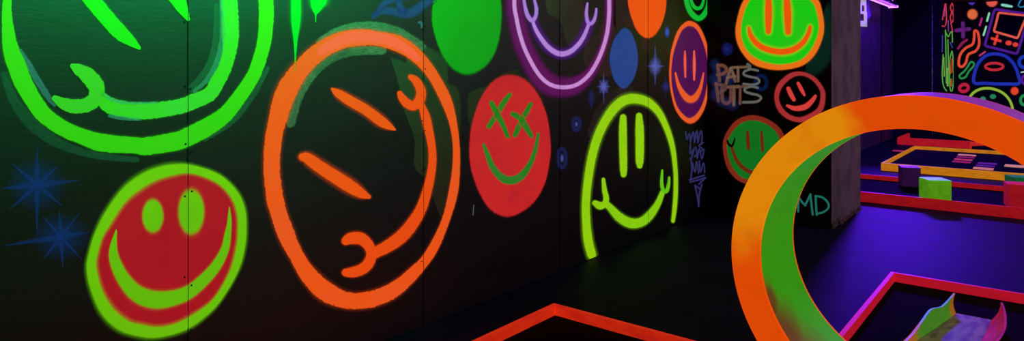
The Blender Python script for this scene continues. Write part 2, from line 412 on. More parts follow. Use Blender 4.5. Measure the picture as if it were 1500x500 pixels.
mo = P(WL, L_TOP).stroke([(615, 150, 9), (619, 160, 11), (624, 176, 13.5), (631, 209, 11.5), (633, 234, 11.5), (629, 264, 13), (618, 302, 15.5), (604, 327, 18), (588, 346, 19), (569, 360, 18), (548, 371, 16)], 1.5).build(
    'mouth', paint((242, 78, 14), (234, 70, 20), .1, .15, .3, 1.5), g)
for pts in ([(601, 113, 8), (609, 119, 12), (616, 133, 14), (614, 147, 15), (605, 155, 14), (595, 151, 13), (588, 143, 11), (585, 137, 8)],
            [(506, 353, 13), (513, 349.5, 17), (527, 349.5, 18), (538, 358, 16), (543.5, 372, 15), (539, 386, 16), (529, 395, 16), (516, 399, 15), (506, 399.5, 12)]):
    P(WL, L_SUB).stroke(pts, 1.5).build('spanner_end', paint((244, 78, 14), (236, 68, 20), .1, .12, .3, 1.5), mo)

# --- blue sprayed smoke, stars and dots
BLUE = (60, 92, 200)
SM = paint((52, 88, 178), (36, 64, 140), .55, .25, .5, 1.6, .62, .4)
single('spray_cloud', 'hazy blue sprayed cloud above the orange face near the top edge', 'paint',
       P(WL, L_FILL).stroke([(547, 24, 7), (556, 17, 9), (572, 16, 11), (590, 20, 12), (604, 18, 13), (618, 8, 12), (636, -4, 10)], 1.6)
       .stroke([(549, 22, 5), (562, 6, 8), (580, -4, 12), (600, -8, 14)], 1.6).stroke([(590, 16, 9), (584, 4, 9), (588, -8, 10)], 1.6), SM)
single('paint_drip', 'tiny grey blue drip to the right of the hazy blue cloud', 'paint',
       P(WL, L_FILL).stroke([(613, 33, 3), (616, 33, 4), (617.5, 37, 3), (617, 42, 1.5)], 1.6), paint((80, 120, 170), None, .4, .2, .3, 1.6, .8, .35))
def star(label, c, rays, core, mat, plane=WL, name='star_mural'):
    g_ = mural(name, label, 'mural', plane, (c[0], c[1] + rays[0][1] * .9), 'sprayed blue stars and dots')
    p = P(plane, L_FILL)
    for ang, ln, ln2, w in rays:
        a = math.radians(ang); dx, dy = math.cos(a), math.sin(a)
        p.stroke([(c[0] - dx * ln2, c[1] - dy * ln2, .5), (c[0] - dx * ln2 * .5, c[1] - dy * ln2 * .5, w * .6), (c[0], c[1], w), (c[0] + dx * ln * .5, c[1] + dy * ln * .5, w * .6), (c[0] + dx * ln, c[1] + dy * ln, .5)], 1.9, False, 4)
    p.build('ray', mat, g_)
    P(plane, L_LINE).fill(ell(c[0], c[1], core[0], core[1]), 1.6).build('glow', mat_glow[mat], g_)
sb = paint((30, 80, 176), (24, 60, 140), .95, .15, .7, 1.9, .4, .38); sw = paint((104, 116, 220), (74, 86, 200), .6, .1, .6, 1.9, .62, .45)
sf = paint((60, 74, 180), (44, 54, 140), .6, .1, .6, 1.9, .36, .4)
mat_glow = {sb: paint((32, 80, 175), None, .9, .2, .5, 1.6, .3, .36), sw: paint((120, 130, 235), None, .9, .1, .5, 1.6, .6, .55), sf: paint((60, 74, 180), None, .9, .1, .5, 1.6, .4, .5)}
star('upper and larger of two blue stars sprayed at the far left', (54, 271), [(90, 72, 58, 7), (-6, 62, 52, 10), (40, 50, 50, 6), (-42, 44, 56, 6)], (27, 25), sb)
star('lower blue star sprayed just left of the red and lime face', (89, 347), [(86, 48, 40, 6), (-9, 42, 86, 8), (48, 46, 42, 5), (-52, 44, 44, 5)], (26, 22), sb)
star('bright four pointed blue star left of the purple face', (959.5, 97), [(90, 28, 30, 4), (0, 13, 12, 5)], (6, 9), sw)
star('faint small blue cross below and right of the bright four pointed star', (975, 127), [(90, 14, 16, 2), (0, 9, 8, 3)], (4, 6), sf)
star('pale eight pointed blue star above the left side of the lime face', (884, 127), [(90, 25, 20, 2.6), (0, 10, 10, 3), (55, 12, 12, 2), (-55, 12, 12, 2)], (5, 7), sw)
GD = 'sprayed blue stars and dots'
dotm = paint((60, 72, 170), (42, 52, 130), .6, .1, .5, 1.8, .45, .35)
single('spray_dot', 'soft blue blot with a thin drip left of the pale star', 'paint', P(WL, L_FILL).fill(ell(866, 143, 4, 9), 1.6).stroke([(866, 150, 3), (866.5, 158, 1.5)], 1.6), dotm, GD)
def ringdot(label, c, rx, ry, w, plane=WL, core=.3, m1=None, m2=None):
    g_ = mural('spray_dot', label, 'paint', plane, (c[0], c[1] + ry), GD)
    P(plane, L_FILL).stroke([(x, y) for x, y in ell(*c, rx, ry)], 1.8, True, 4, w).build('ring', m1 or dotm, g_)
    P(plane, L_LINE).fill(ell(*c, rx * core, ry * core), 1.6).build('centre', m2 or mat_glow[sw], g_)
ringdot('upper of two blue rings sprayed right of the x-eyed face', (844, 182), 5, 9, 5)
ringdot('lower of two blue rings sprayed right of the x-eyed face', (823, 232), 5.5, 14, 5)
single('spray_dot', 'small bright blue dot between the orange disc and purple face', 'paint', P(WL, L_FILL).fill(ell(977, 47, 2.6, 6), 1.7), paint((60, 110, 230), None, .7, .1, .5, 1.7, .85, .6), GD)

# --- green disc, X-eyed red face
single('paint_disc', 'plain green disc painted at the top, between orange face and purple smile', 'mural',
       P(WL, L_FILL).fill([(632.5, 20), (635, 45), (645, 75), (658, 96), (675, 107.5), (692, 108), (710, 97.5), (722, 82), (730, 60), (734, 30), (733, 0), (726, -35), (709, -66), (684, -80), (657, -66), (639, -30)], 1.06),
       paint((12, 150, 22), (10, 136, 22), .03, .03, .3, 1.06))
g = mural('smiley_mural', 'red smiley face with green crosses for eyes and a thin green smile', 'mural', WL, (747, 318))
P(WL, L_PATCH).poly([(685, 142), (692, 133), (712, 126), (727, 113), (758, 101), (764, 112), (780, 118), (797, 146), (770, 190), (700, 200), (687, 182)]).build('roller_patch', paint((126, 78, 76), (98, 64, 62), .03, .07, 0, 1.03, .8, 0), g)
P(WL, L_FILL).fill([(687.6, 208.4), (692.4, 176.4), (705.2, 141.2), (724.4, 117.2), (746.8, 109.8), (769.2, 117.2), (788.4, 139.6), (801.2, 172), (806.2, 211.6), (805, 235), (798, 268), (782, 296), (759.6, 312.8), (740.4, 317.5), (718, 307), (700.4, 279.2), (689.2, 244)], 1.06).build(
    'face_fill', paint((206, 38, 38), (182, 28, 42), .02, .02, .3, 1.06), g)
XE = paint((44, 156, 32), (92, 140, 60), .2, .15, .2, 1.5, 1, .5)
for e in ([[(746.5, 138.5, 6), (737, 151, 8), (727, 168, 8), (715.5, 185.5, 7)], [(719.6, 151, 7), (728, 168, 9), (736, 183, 7.5), (743, 200, 6)]],
          [[(777, 152.5, 6), (769, 167, 8), (762, 180, 8), (754, 198, 7)], [(750.5, 167, 7), (762, 174, 9), (770, 186, 9), (778, 199.5, 6)]]):
    p = P(WL, L_TOP)
    for st in e: p.stroke(st, 1.5)
    p.build('eye', XE, g)
P(WL, L_TOP).stroke([(708, 212, 4), (713, 225, 7), (721, 245, 9), (734, 260, 11), (747, 264.5, 12), (762, 259, 11), (775.6, 241, 8), (784, 218, 6), (788, 196, 4)], 1.5).build('mouth', paint((46, 158, 40), (100, 150, 80), .2, .12, .2, 1.5, 1, .5), g)

# --- purple neon smile
g = mural('smiley_mural', 'purple and pale pink smiley outline painted at the top centre', 'mural', WL, (823, 140))
PT = paint((160, 126, 118), (100, 82, 82), .03, .08, 0, 1.03, .75, 0)
P(WL, L_PATCH).poly([(858, 60), (876, 50), (884, 10), (899, -5), (902, 40), (900, 104), (886, 112), (872, 110), (862, 100), (854, 88)]).poly([(800, -8), (824, -12), (850, -8), (856, 30), (845, 62), (832, 66), (820, 30), (803, 20)]).build('roller_patch', PT, g)
loop = [(753, 0), (756, 26), (762.4, 54.4), (772, 80), (788, 108), (804, 123), (823, 128), (842.4, 125), (858.4, 114), (871, 97), (882.4, 72), (890, 42), (892, 0), (888, -60), (868, -130), (823, -170), (780, -130), (758, -60)]
wd = [23, 24, 25, 26, 28, 30, 28, 24, 18, 14, 12, 11, 12, 14, 18, 20, 20, 22]
P(WL, L_HALO).stroke([(x, y, w) for (x, y), w in zip(loop, wd)], 1.5, True).build('spray_glow', paint((132, 26, 122), (98, 20, 100), .35, .15, .45, 1.5, .88, .5), g)
P(WL, L_LINE).stroke([(x, y, 5.6) for x, y in loop], 1.5, True).build('outline', paint((216, 150, 226), (190, 120, 214), .3, .1, .35, 1.5, .95), g)
mpts = [(780, 30), (783, 40), (791, 54.4), (804, 70.4), (820, 79), (836, 75), (850.4, 60.8), (859, 44), (862, 34)]
mo = P(WL, L_HALO).stroke([(x, y, 15) for x, y in mpts], 1.5).build('mouth', paint((104, 34, 160), (84, 26, 130), .5, .15, .45, 1.5, .8, .5), g)
P(WL, L_LINE).stroke([(x, y, w) for (x, y), w in zip(mpts, (4, 5, 6, 7, 7.5, 7, 6, 5, 4))], 1.5).build('mouth_line', paint((190, 138, 226), (160, 110, 214), .3, .1, .35, 1.5), mo)
for w, off, mm in ((5, L_SUB, paint((176, 128, 224), (150, 100, 210), .35, .1, .4, 1.6)),):
    P(WL, off).stroke([(766, -6, 4), (769, 12, 5), (773, 24, 6), (779, 30, 6), (784, 24, 5), (785, 12, 5), (781, -4, 3)], 1.6).build('spanner_end', mm, mo)
    P(WL, off).stroke([(860, 5, 3), (858.4, 19, 4.5), (860, 31, 5), (864, 35, 5), (869, 31, 5), (872, 22, 4), (873, 13, 3)], 1.6).build('spanner_end', mm, mo)

# --- blue disc and orange disc
single('paint_disc', 'plain blue disc painted to the right of the purple smile', 'mural',
       P(WL, L_FILL).fill([(892.8, 84.6), (898, 61), (912.6, 41.5), (925, 49), (933.5, 75.6), (932.6, 101), (925, 120), (912.6, 130), (900, 118), (894.6, 101)], 1.05), paint((44, 86, 176), (64, 100, 190), .03, .05, .3, 1.05, 1, .5))
single('roller_patch', 'dull brown paint patch between the purple smile and the orange disc', 'paint',
       P(WL, L_PATCH).poly([(899, -30), (920, -30), (922, 16), (934, 42), (920, 40), (912, 36), (903, 44), (897, 20)]), PT)
single('roller_patch', 'small dull brown paint patch below the orange disc', 'paint', P(WL, L_PATCH).poly([(941, 56), (952, 54), (951, 76), (940, 72)]), PT)
single('paint_disc', 'plain orange disc painted at the top edge above the bright star', 'mural',
       P(WL, L_FILL).fill([(919.5, 0), (927, 32), (936, 49), (948.6, 56), (961, 49), (971.5, 28), (975.8, 0), (970, -42), (948, -70), (925, -42)], 1.06), paint((246, 88, 14), (238, 80, 18), .03, .03, .3, 1.06))

# --- lime face
LG = (158, 218, 12)
g = mural('smiley_mural', 'lime green smiley outline with long bar eyes, reaching down to the floor', 'mural', WL, (867, 378))
P(WL, L_PATCH).stroke([(868, 196, 16), (880, 166, 18), (898, 142, 18), (920, 132, 16)], 1.2).build('dry_brush_stroke', paint((140, 130, 112), (90, 86, 80), .2, .4, 0, 1.2, .8, .03, .6, .7), g)
P(WL, L_LINE).stroke([(866.5, 374, 13), (861, 352, 13), (858.5, 325, 12), (858, 294, 11.5), (863, 250, 12), (872, 210, 12.5), (886, 178, 13), (904, 154, 14), (922, 145, 14), (942, 147, 13), (958, 157, 11), (971, 176, 9), (983.5, 210, 7.5),
    (989, 248, 6), (989.5, 280, 6), (988, 304, 6), (985.5, 324, 5)], 1.8).build('outline', paint(LG, (120, 210, 16), .12, .2, .4, 1.8), g)
for pts in ([(912.5, 172, 9), (912, 190, 11), (912.5, 225, 11), (913, 248, 10), (913, 256, 8)], [(935.8, 170, 9), (936.5, 190, 12), (936.8, 220, 12), (936.5, 236, 11), (936.5, 243, 8)]):
    P(WL, L_TOP).stroke(pts, 1.5).build('eye', paint((156, 220, 14), (112, 190, 14), .12, .22, .3, 1.5), g)
mo = P(WL, L_TOP).stroke([(888, 299, 9), (894, 305, 10), (907, 318.5, 13), (923, 327, 14), (939, 325.5, 13), (952, 314.8, 12), (963, 298.8, 9), (970, 282, 7)], 1.6).build('mouth', paint((146, 216, 14), (96, 200, 22), .12, .18, .35, 1.6), g)
P(WL, L_SUB).stroke([(883.4, 263, 5), (885, 278, 7), (887.5, 291, 8), (885, 299, 9), (878, 301.5, 11), (871, 297.5, 8)], 1.5).build('spanner_end', paint((150, 216, 14), (120, 200, 20), .12, .2, .3, 1.5), mo)
P(WL, L_SUB).stroke([(969.6, 250, 3), (968.8, 268, 4.5), (971, 278.5, 5.5), (976, 280, 5.5), (979, 270, 4.5), (979.8, 260, 3)], 1.6).build('spanner_end', paint((110, 205, 20), (80, 190, 26), .12, .2, .3, 1.6), mo)

# --- green smile ring, purple face, violet tag
g = mural('smiley_mural', 'small green smiley outline at the top edge, above the purple face', 'mural', WL, (1023, 32))
gm = paint((16, 196, 54), (12, 170, 48), .15, .08, .4, 1.6)
P(WL, L_LINE).stroke([(1004, -8, 6.5), (1007, 8, 7), (1013, 20, 7.5), (1023, 27, 7.5), (1032, 20, 7), (1037.3, 5, 6), (1038, -25, 6), (1031, -55, 7), (1021, -62, 7), (1010, -55, 7), (1004, -30, 7)], 1.6, True).build('outline', gm, g)
P(WL, L_TOP).stroke([(1010.5, -6, 3), (1013, 4, 4.5), (1017, 10.5, 5), (1022.4, 12.5, 5), (1027.5, 9, 4.5), (1031, -2, 3)], 1.6).build('mouth', gm, g)
for x in (1017, 1025): P(WL, L_TOP).stroke([(x, -40, 3), (x, -14, 3)], 1.5).build('eye', gm, g)
g = mural('smiley_mural', 'purple smiley face with thin orange outline beside the wall corner', 'mural', WL, (1010, 182))
po = [(980.4, 96), (982.8, 74.4), (991, 48), (1000.8, 34.8), (1010.4, 30.7), (1022.4, 37), (1032, 55), (1038, 79), (1039.8, 108), (1034.4, 150), (1024.8, 171.6), (1012.8, 181), (1000.8, 176.4), (988.8, 159.6), (982, 133), (980, 112)]
pi_ = [(983.5, 96), (987, 74.4), (996, 49), (1003, 40.5), (1010, 38), (1020, 43), (1029.6, 62.4), (1035.2, 84), (1037, 108), (1032, 143), (1022.4, 164.4), (1011.6, 173), (1003, 170.4), (991, 154.8), (984.5, 130), (983, 112)]
P(WL, L_FILL).fill([((a + c) / 2, (b_ + d) / 2) for (a, b_), (c, d) in zip(po, pi_)], 1.03).build('face_fill', paint((104, 20, 104), (84, 16, 90), .03, .02, 0, 1.03, 1, .5), g)
oc = paint((244, 98, 40), (232, 86, 34), .2, .06, .35, 1.7)
P(WL, L_LINE).band(po, pi_, 1.7).build('outline', oc, g)
pk = paint((250, 96, 78), (240, 84, 60), .2, .05, .35, 1.7)
P(WL, L_TOP).stroke([(1003, 75, 2), (1003, 90, 3.6), (1003.5, 113, 2.4)], 1.7).build('eye', pk, g)
P(WL, L_TOP).stroke([(1016.3, 75, 2.4), (1016.6, 95, 4.2), (1016.4, 117, 2.6)], 1.7).build('eye', pk, g)
P(WL, L_TOP).stroke([(989, 107, 2.4), (993.6, 125, 5), (1000.8, 138, 8), (1009, 145.5, 10), (1017.6, 143, 9), (1025.5, 129, 5), (1030.2, 107, 2)], 1.5).build('mouth', oc, g)
def zz(pts): return [(995 + x / 3.846, 180 + y / 3.846) for x, y in pts]
tagp = P(WL, L_LINE)
for w, polys in ((2.0, [[(35, 50), (42, 95), (56, 60), (62, 105)], [(62, 105), (78, 50), (84, 110)], [(84, 110), (98, 42), (104, 112)], [(92, 85), (110, 78)], [(104, 112), (120, 45), (128, 75), (122, 125)],
        [(135, 110), (110, 130), (132, 150), (108, 165)], [(62, 115), (60, 175), (78, 150), (66, 205)], [(66, 205), (90, 135), (100, 200)], [(84, 190), (102, 180)], [(100, 200), (112, 145), (126, 205), (138, 150)],
        [(62, 200), (70, 250), (64, 320)], [(72, 225), (88, 280), (96, 215), (108, 285)], [(112, 215), (118, 280), (136, 225), (142, 280)]]),
        (2.4, [[(58, 322), (140, 296)], [(60, 334), (110, 322), (146, 310)], [(146, 310), (110, 346)], [(88, 352), (98, 400), (108, 452)], [(126, 348), (112, 400), (108, 452)], [(90, 355), (112, 370)], [(108, 440), (108, 472)]])):
    tagp.lines([zz(p) for p in polys], w, 1.5, 4)
single('graffiti_tag', 'scrawled violet graffiti tag with an arrow tip below the purple face', 'graffiti', tagp, paint((92, 90, 180), (70, 68, 140), .4, .25, .3, 1.5, .7, .34))
single('paint_drip', 'thin pale scratch of paint low on the wall under the x-eyed face', 'paint', P(WL, L_LINE).stroke([(693.6, 300, .8), (692.6, 315, 1.2)], 1.4), paint((170, 165, 175), None, .3, .1, 0, 1.4, .8, .2))

# ================================================================== MURALS ON THE LETTERED WALL
g = mural('smiley_mural', 'green smiley face with thick orange outline, high above the orange hoop', 'mural', WB, (1142, 103))
P(WB, L_PATCH).poly([(1180, 100), (1196, 84), (1206, 50), (1208, 14), (1217, 10), (1218, 70), (1214, 92), (1198, 108), (1184, 112)], 1.2).build('teal_patch', paint((24, 92, 74), (16, 60, 54), .16, .2, .3, 1.2, .7, .22), g)  # soft-edged teal patch right of the green face
po = [(1077.6, 44), (1081, 24), (1088.6, 2), (1108, -24), (1142, -42), (1178, -25), (1197.5, -2), (1203.5, 13), (1207.3, 39.6), (1203, 61.6), (1192, 82.5), (1174.4, 96.5), (1148, 102.3), (1126, 101.3), (1104, 94.3), (1088.6, 79.2), (1079.8, 61.6)]
pi_ = [(1085.6, 42), (1088.6, 24), (1096, 4.4), (1113, -17), (1142, -33), (1170, -19), (1189, 2), (1195, 12), (1199.6, 36), (1197, 54), (1188, 73), (1173, 88), (1150, 94.2), (1130.4, 93.5), (1110.6, 87), (1095, 74.8), (1087, 58)]
P(WB, L_FILL).fill([((a + c) / 2, (b_ + d) / 2) for (a, b_), (c, d) in zip(po, pi_)], 1.02).build('face_fill', paint((24, 210, 18), (60, 200, 30), .02, .02, 0, 1.02), g)
P(WB, L_LINE).band(po, pi_, 1.6).build('outline', paint((246, 120, 22), (236, 108, 30), .22, .06, .3, 1.6), g)
YG = paint((150, 200, 24), None, .5, .06, .3, 1.3, .8)
fe = paint((248, 92, 10), (240, 80, 12), .18, .06, .3, 1.5)
for pts in ([(1126, 2, 9), (1126, 20, 10.5), (1125.8, 46, 8)], [(1152.5, -2, 9), (1154, 20, 11), (1154.6, 47, 8.5)]):
    P(WB, L_TOP).stroke([(x, y, w * 1.5) for x, y, w in pts], 1.3).build('eye_rim', YG, g)
    P(WB, L_SUB).stroke(pts, 1.4).build('eye', fe, g)
ms = [(1097, 41, 4), (1100.5, 53, 7), (1110.6, 65.5, 8), (1126, 73, 8.5), (1145.8, 76, 8.5), (1163.4, 72, 8.5), (1176.6, 62, 7.5), (1184.3, 49.5, 6.5), (1186.8, 39.6, 5)]
P(WB, L_TOP).stroke([(x, y, w + 4.5) for x, y, w in ms], 1.3).build('mouth_rim', YG, g)
P(WB, L_SUB).stroke(ms, 1.4).build('mouth', fe, g)

g = mural('smiley_mural', 'small pinkish red smiley outline under the green and orange face', 'mural', WB, (1172, 180))
po = [(1134.5, 142), (1140, 122.4), (1158, 107.3), (1176, 105.5), (1194, 113.4), (1206.6, 129.6), (1209, 144), (1204.8, 162), (1190.4, 174.6), (1172.4, 179.3), (1154.4, 174.6), (1140, 162)]
pi_ = [(1141, 142), (1147, 126), (1161.6, 113.4), (1176, 111), (1190.4, 118), (1200.5, 131.4), (1202, 144), (1197.6, 158.4), (1185, 167.4), (1170.6, 172), (1156, 167.4), (1145.4, 156.6)]
rm = paint((214, 62, 66), (186, 48, 58), .22, .12, .3, 1.6, 1, .55)
P(WB, L_LINE).band(po, pi_, 1.6).build('outline', rm, g)
re_ = paint((226, 66, 62), (206, 54, 56), .18, .08, .3, 1.5)
P(WB, L_TOP).stroke([(1155, 130, 6), (1159, 139, 6.6), (1163, 146, 5.5)], 1.5).build('eye', re_, g)
P(WB, L_TOP).stroke([(1169.3, 122, 4.5), (1174, 131, 5.5), (1178.5, 139.5, 3.5)], 1.5).build('eye', re_, g)
P(WB, L_TOP).stroke([(1153.5, 155, 4), (1165, 159, 7), (1179.6, 156.6, 8), (1189.5, 148, 6.5), (1194.5, 141, 4.5)], 1.4).build('mouth', re_, g)

g = mural('smiley_mural', 'green smiley face with dull red outline, low and partly behind the hoop', 'mural', WB, (1105, 270))
po = [(1059, 212.4), (1064.4, 194.4), (1078.8, 176.4), (1100.4, 169), (1122, 173.5), (1140, 185.4), (1149, 200), (1151, 220), (1143, 244), (1126, 261), (1105, 270), (1086, 267), (1071.6, 255.6), (1062.6, 237.6)]
pi_ = [(1065, 212.4), (1069.8, 198), (1082.4, 183), (1100.4, 176.4), (1120, 180.7), (1134.6, 190.8), (1142, 204), (1144, 220), (1137, 240), (1122, 255), (1105, 263), (1087.8, 260.5), (1076.5, 250), (1068, 234)]
P(WB, L_FILL).fill([((a + c) / 2, (b_ + d) / 2) for (a, b_), (c, d) in zip(po, pi_)], 1.02).build('face_fill', paint((22, 150, 40), (20, 122, 40), .02, .02, 0, 1.02, 1, .5), g)
P(WB, L_LINE).band(po, pi_, 1.5).build('outline', paint((170, 56, 34), (140, 44, 34), .2, .1, .3, 1.5, 1, .5), g)
br = paint((150, 62, 24), (120, 50, 24), .2, .1, .3, 1.5, 1, .4)
P(WB, L_TOP).stroke([(1095, 193, 4), (1095.6, 205, 6), (1096.8, 217.5, 5)], 1.5).build('eye', br, g)
P(WB, L_TOP).stroke([(1115.5, 193, 3.5), (1116.3, 206, 5), (1117.3, 221, 4.5)], 1.5).build('eye', br, g)
mo = P(WB, L_TOP).stroke([(1071.6, 214, 3.5), (1078.8, 234, 5.5), (1089.6, 246.6, 6), (1104, 253, 6), (1120, 248, 5), (1132, 234, 4)], 1.5).build('mouth', br, g)
P(WB, L_SUB).stroke([(1065.6, 206, 2.5), (1067.5, 211, 3.5), (1071.6, 214, 4), (1074.6, 210, 3), (1076.5, 203, 2.2)], 1.3).build('spanner_end', paint((34, 22, 16), None, .1, .1, 0, 1.3, 1, .05), mo)

ringdot('soft blue blob sprayed on the dark wall left of the green and orange face', (1065.5, 72), 5, 6, 6, WB, .5, paint((28, 48, 150), None, .6, .1, .5, 1.8, .6, .4), paint((50, 70, 190), None, .8, .1, .5, 1.6, .6, .45))

def lt(pts): return [(1030 + x / 5, 80 + y / 5) for x, y in pts]
LT = paint((176, 142, 116), (150, 104, 74), .5, .35, .25, 1.5, .8, .42, .8)
LO = paint((180, 108, 70), (120, 96, 104), .5, .35, .3, 1.5, .78, .42, .9)
LC = paint((130, 164, 168), (180, 136, 92), .5, .35, .25, 1.5, .8, .42, .9)
BH = paint((32, 62, 128), (50, 60, 130), .9, .3, .4, 1.6, .55, .4)
for word, lab, letters, halo in (
    ('PATS', "sprayed lettering reading PAT'S, upper word on the dark wall", [
        ('letter', [[(108, 78), (114, 130), (120, 190)], [(110, 78), (150, 82), (172, 108), (152, 138), (106, 148)]], LO, 3.6),
        ('letter', [[(168, 214), (186, 150), (202, 100), (222, 150), (236, 196)], [(178, 168), (236, 158)]], LT, 3.2),
        ('letter', [[(205, 96), (330, 90)], [(256, 92), (257, 195)]], LT, 2.8),
        ('apostrophe', [[(326, 70), (345, 86), (332, 112)]], LC, 2.6),
        ('letter', [[(402, 118), (350, 108), (304, 124), (300, 148), (342, 162), (396, 174), (412, 198), (378, 220), (296, 216)]], LC, 2.5)],
        [[(85, 70), (110, 130), (100, 190)], [(170, 150), (190, 190)]]),
    ('PUTTS', 'sprayed lettering reading PUTTS, lower word on the dark wall', [
        ('letter', [[(96, 212), (104, 270), (112, 340)], [(96, 214), (150, 228), (162, 252), (112, 284)]], LO, 3.6),
        ('letter', [[(140, 240), (142, 330), (172, 358), (202, 332), (206, 244)]], LO, 3.8),
        ('letter', [[(180, 238), (262, 234)], [(226, 238), (225, 370)]], LT, 3.4),
        ('letter', [[(246, 238), (316, 234)], [(272, 240), (270, 360)]], LO, 2.8),
        ('letter', [[(400, 244), (356, 234), (312, 246), (308, 270), (350, 286), (402, 298), (424, 320), (390, 346), (292, 350)]], LC, 2.7)],
        [[(75, 180), (105, 230), (85, 300)], [(130, 340), (220, 372)]])):
    pmid = WB(1075, 120 if word == 'PATS' else 152)
    g = mural('graffiti_lettering', lab, 'graffiti', WB, (1077, 123 if word == 'PATS' else 153), 'words sprayed on the dark wall')
    P(WB, L_PATCH).lines([lt(p) for p in halo], 12, 1.6, 4).build('overspray', BH, g)
    for nm, st, mt, w in letters: P(WB, L_LINE).lines([lt(p) for p in st], w * 1.3, 1.5, 4).build(nm, mt, g)
single('spray_ring', 'dark blue sprayed ring around the last letters of the lettering', 'paint', P(WB, L_HALO).stroke([(x, y) for x, y in ell(1115, 121, 8, 10)], 1.7, True, 4, 5), paint((20, 54, 130), None, .8, .15, .4, 1.7, .6, .4))
g = mural('graffiti_lettering', 'teal initials MD painted low beside the corner of the grey wall side', 'graffiti', WB, (1192, 316))
TEAL = paint((44, 140, 124), (30, 112, 104), .2, .08, .3, 1.6, 1, .5)
P(WB, L_LINE).lines([[(1169.2, 310), (1169.4, 300), (1170, 289)], [(1170, 289), (1174, 295), (1179.5, 301)], [(1179.5, 301), (1183, 294), (1187.3, 285)], [(1187.3, 285), (1188.8, 300), (1190.6, 314.5)]], 3.0, 1.6, 3).build('letter', TEAL, g)
P(WB, L_LINE).lines([[(1196.4, 315), (1195.4, 300), (1194.8, 287.5)], [(1194.8, 287.5), (1205, 289.5), (1213, 297.5), (1213.4, 305), (1206, 311), (1196.4, 313.5)]], 3.0, 1.6, 4).build('letter', TEAL, g)

# ---- block numeral on the rear part of the left wall
WLR = on_x(XL); LSC[WLR] = 3
g = mural('hole_number', 'pale block numeral high on the violet wall behind the grey corner', 'sign', WLR, (1264, 39))
num = bmesh.new()
def blk(quad):
    a_ = [WLR(x, y, .003) for x, y in quad]; c_ = [WLR(x, y, .02) for x, y in quad]
    o3 = Vector(g['_o'])
    va = [num.verts.new(q - o3) for q in a_]; vc = [num.verts.new(q - o3) for q in c_]
    num.faces.new(va); num.faces.new(vc[::-1])
    for i in range(4): num.faces.new((va[i], va[(i + 1) % 4], vc[(i + 1) % 4], vc[i]))
for q in ([(1258.6, -8), (1267.4, -6), (1267.4, 8.2), (1258.6, 8)], [(1258.6, 8), (1261, 8), (1261, 16), (1258.6, 16)], [(1265.4, 8), (1267.6, 8.2), (1267.8, 17), (1265.4, 16.5)],
          [(1258.6, 16), (1268.4, 17.4), (1268.4, 21.5), (1258.6, 20)], [(1264.9, 20.9), (1268.5, 21.5), (1268.5, 31), (1264.9, 31)], [(1258.6, 30.6), (1268.5, 31), (1268.5, 39.5), (1258.6, 38.6)]): blk(q)
bmesh.ops.recalc_face_normals(num, faces=num.faces)
bm_obj('numeral', num, solid('cream_board', (222, 220, 176), (196, 204, 120), glow=.4, scale=3), g)

# ================================================================== FAR WALL DOODLES
GF = 'neon doodles on the far wall'
NG = .75
def fm(c, k=1.6, a=1.): return paint(c, tuple(int(x * .85) for x in c), .25, .05, .35, k, a, NG, .3)
def doodle(label, pnt, col, name='doodle', k=1.6, cat='doodle'):
    return single(name, label, cat, pnt, fm(col, k), GF)
FO, FP, FG, FB, FV = (250, 100, 62), (214, 40, 90), (36, 140, 70), (34, 52, 190), (92, 30, 164)
D = lambda: P(WF, L_LINE)
doodle('orange neon disc near the top left of the far wall', D().fill(ell(1424.6, 21, 7.2, 7.2), 1.25), (252, 120, 70), k=1.25)
doodle('violet neon plus sign at the left of the far wall', D().lines([[(1401, 44.5), (1420, 42.5)], [(1410.6, 34), (1411, 54)]], 5.2, 1.6), (104, 34, 130))
doodle('dull red dash left of the orange worm on the far wall', D().stroke([(1416.5, 58.5, 3.4), (1410, 63, 4), (1403.5, 71, 3.4)], 1.6), (150, 30, 90))
doodle('orange neon worm outline on the far wall', D().stroke([(1427.6, 45.5), (1432.5, 48), (1434.4, 64), (1429.5, 74.5), (1418.5, 80), (1414.8, 92), (1408.8, 98), (1404.4, 94), (1406.8, 80), (1414.8, 70.4), (1424.5, 65), (1427, 56)], 1.5, True, 5, 3.6), (250, 84, 56))
doodle('pink dash right of the orange disc on the far wall', D().stroke([(1438.3, 27, 2.8), (1435.2, 37, 3)], 1.6), (190, 40, 140))
doodle('upper pale green dash left of the console on the far wall', D().stroke([(1449, 19.5, 2.8), (1446, 30.5, 3)], 1.6), (150, 240, 190))
doodle('lower pale green dash left of the console on the far wall', D().stroke([(1444.6, 39, 2.6), (1440.8, 51.5, 2.8)], 1.6), (150, 240, 190))
doodle('orange half disc at the top of the far wall', D().fill([(1445.4, 3.2), (1452, 2.4), (1460, 2), (1460, 6), (1456.5, 9.2), (1451, 9.8), (1446.5, 7)], 1.2), (250, 96, 80), k=1.2)
doodle('pale green bar above the console on the far wall', D().stroke([(1468, 7.2, 3.4), (1475, 8.4, 4), (1482, 9.6, 3)], 1.6), (150, 235, 205))
doodle('teal outlined bar at the upper right of the far wall', D().stroke([(1497.5, -2), (1491.5, 8.5), (1499, 10), (1505, 0)], 1.5, True, 2, 2), (40, 140, 190))
doodle('small violet triangle at the top left of the far wall', D().fill([(1418.5, 4.2), (1428, 4), (1424, 7.6)], 1.15), (84, 50, 190), k=1.2)
g = mural('console_mural', 'violet outlined handheld game console with orange screen frame on the far wall', 'mural', WF, (1470, 80), GF)
def loopline(pts): return [(a[0] + (b_[0] - a[0]) * t, a[1] + (b_[1] - a[1]) * t) for a, b_ in zip(pts, pts[1:] + pts[:1]) for t in (.06, .35, .65, .94)]
P(WF, L_LINE).stroke(loopline([(1457, 13.5), (1508, 21), (1490, 79), (1442.5, 67)]), 1.6, True, 3, 3.6).build('case_outline', fm((88, 30, 156)), g)
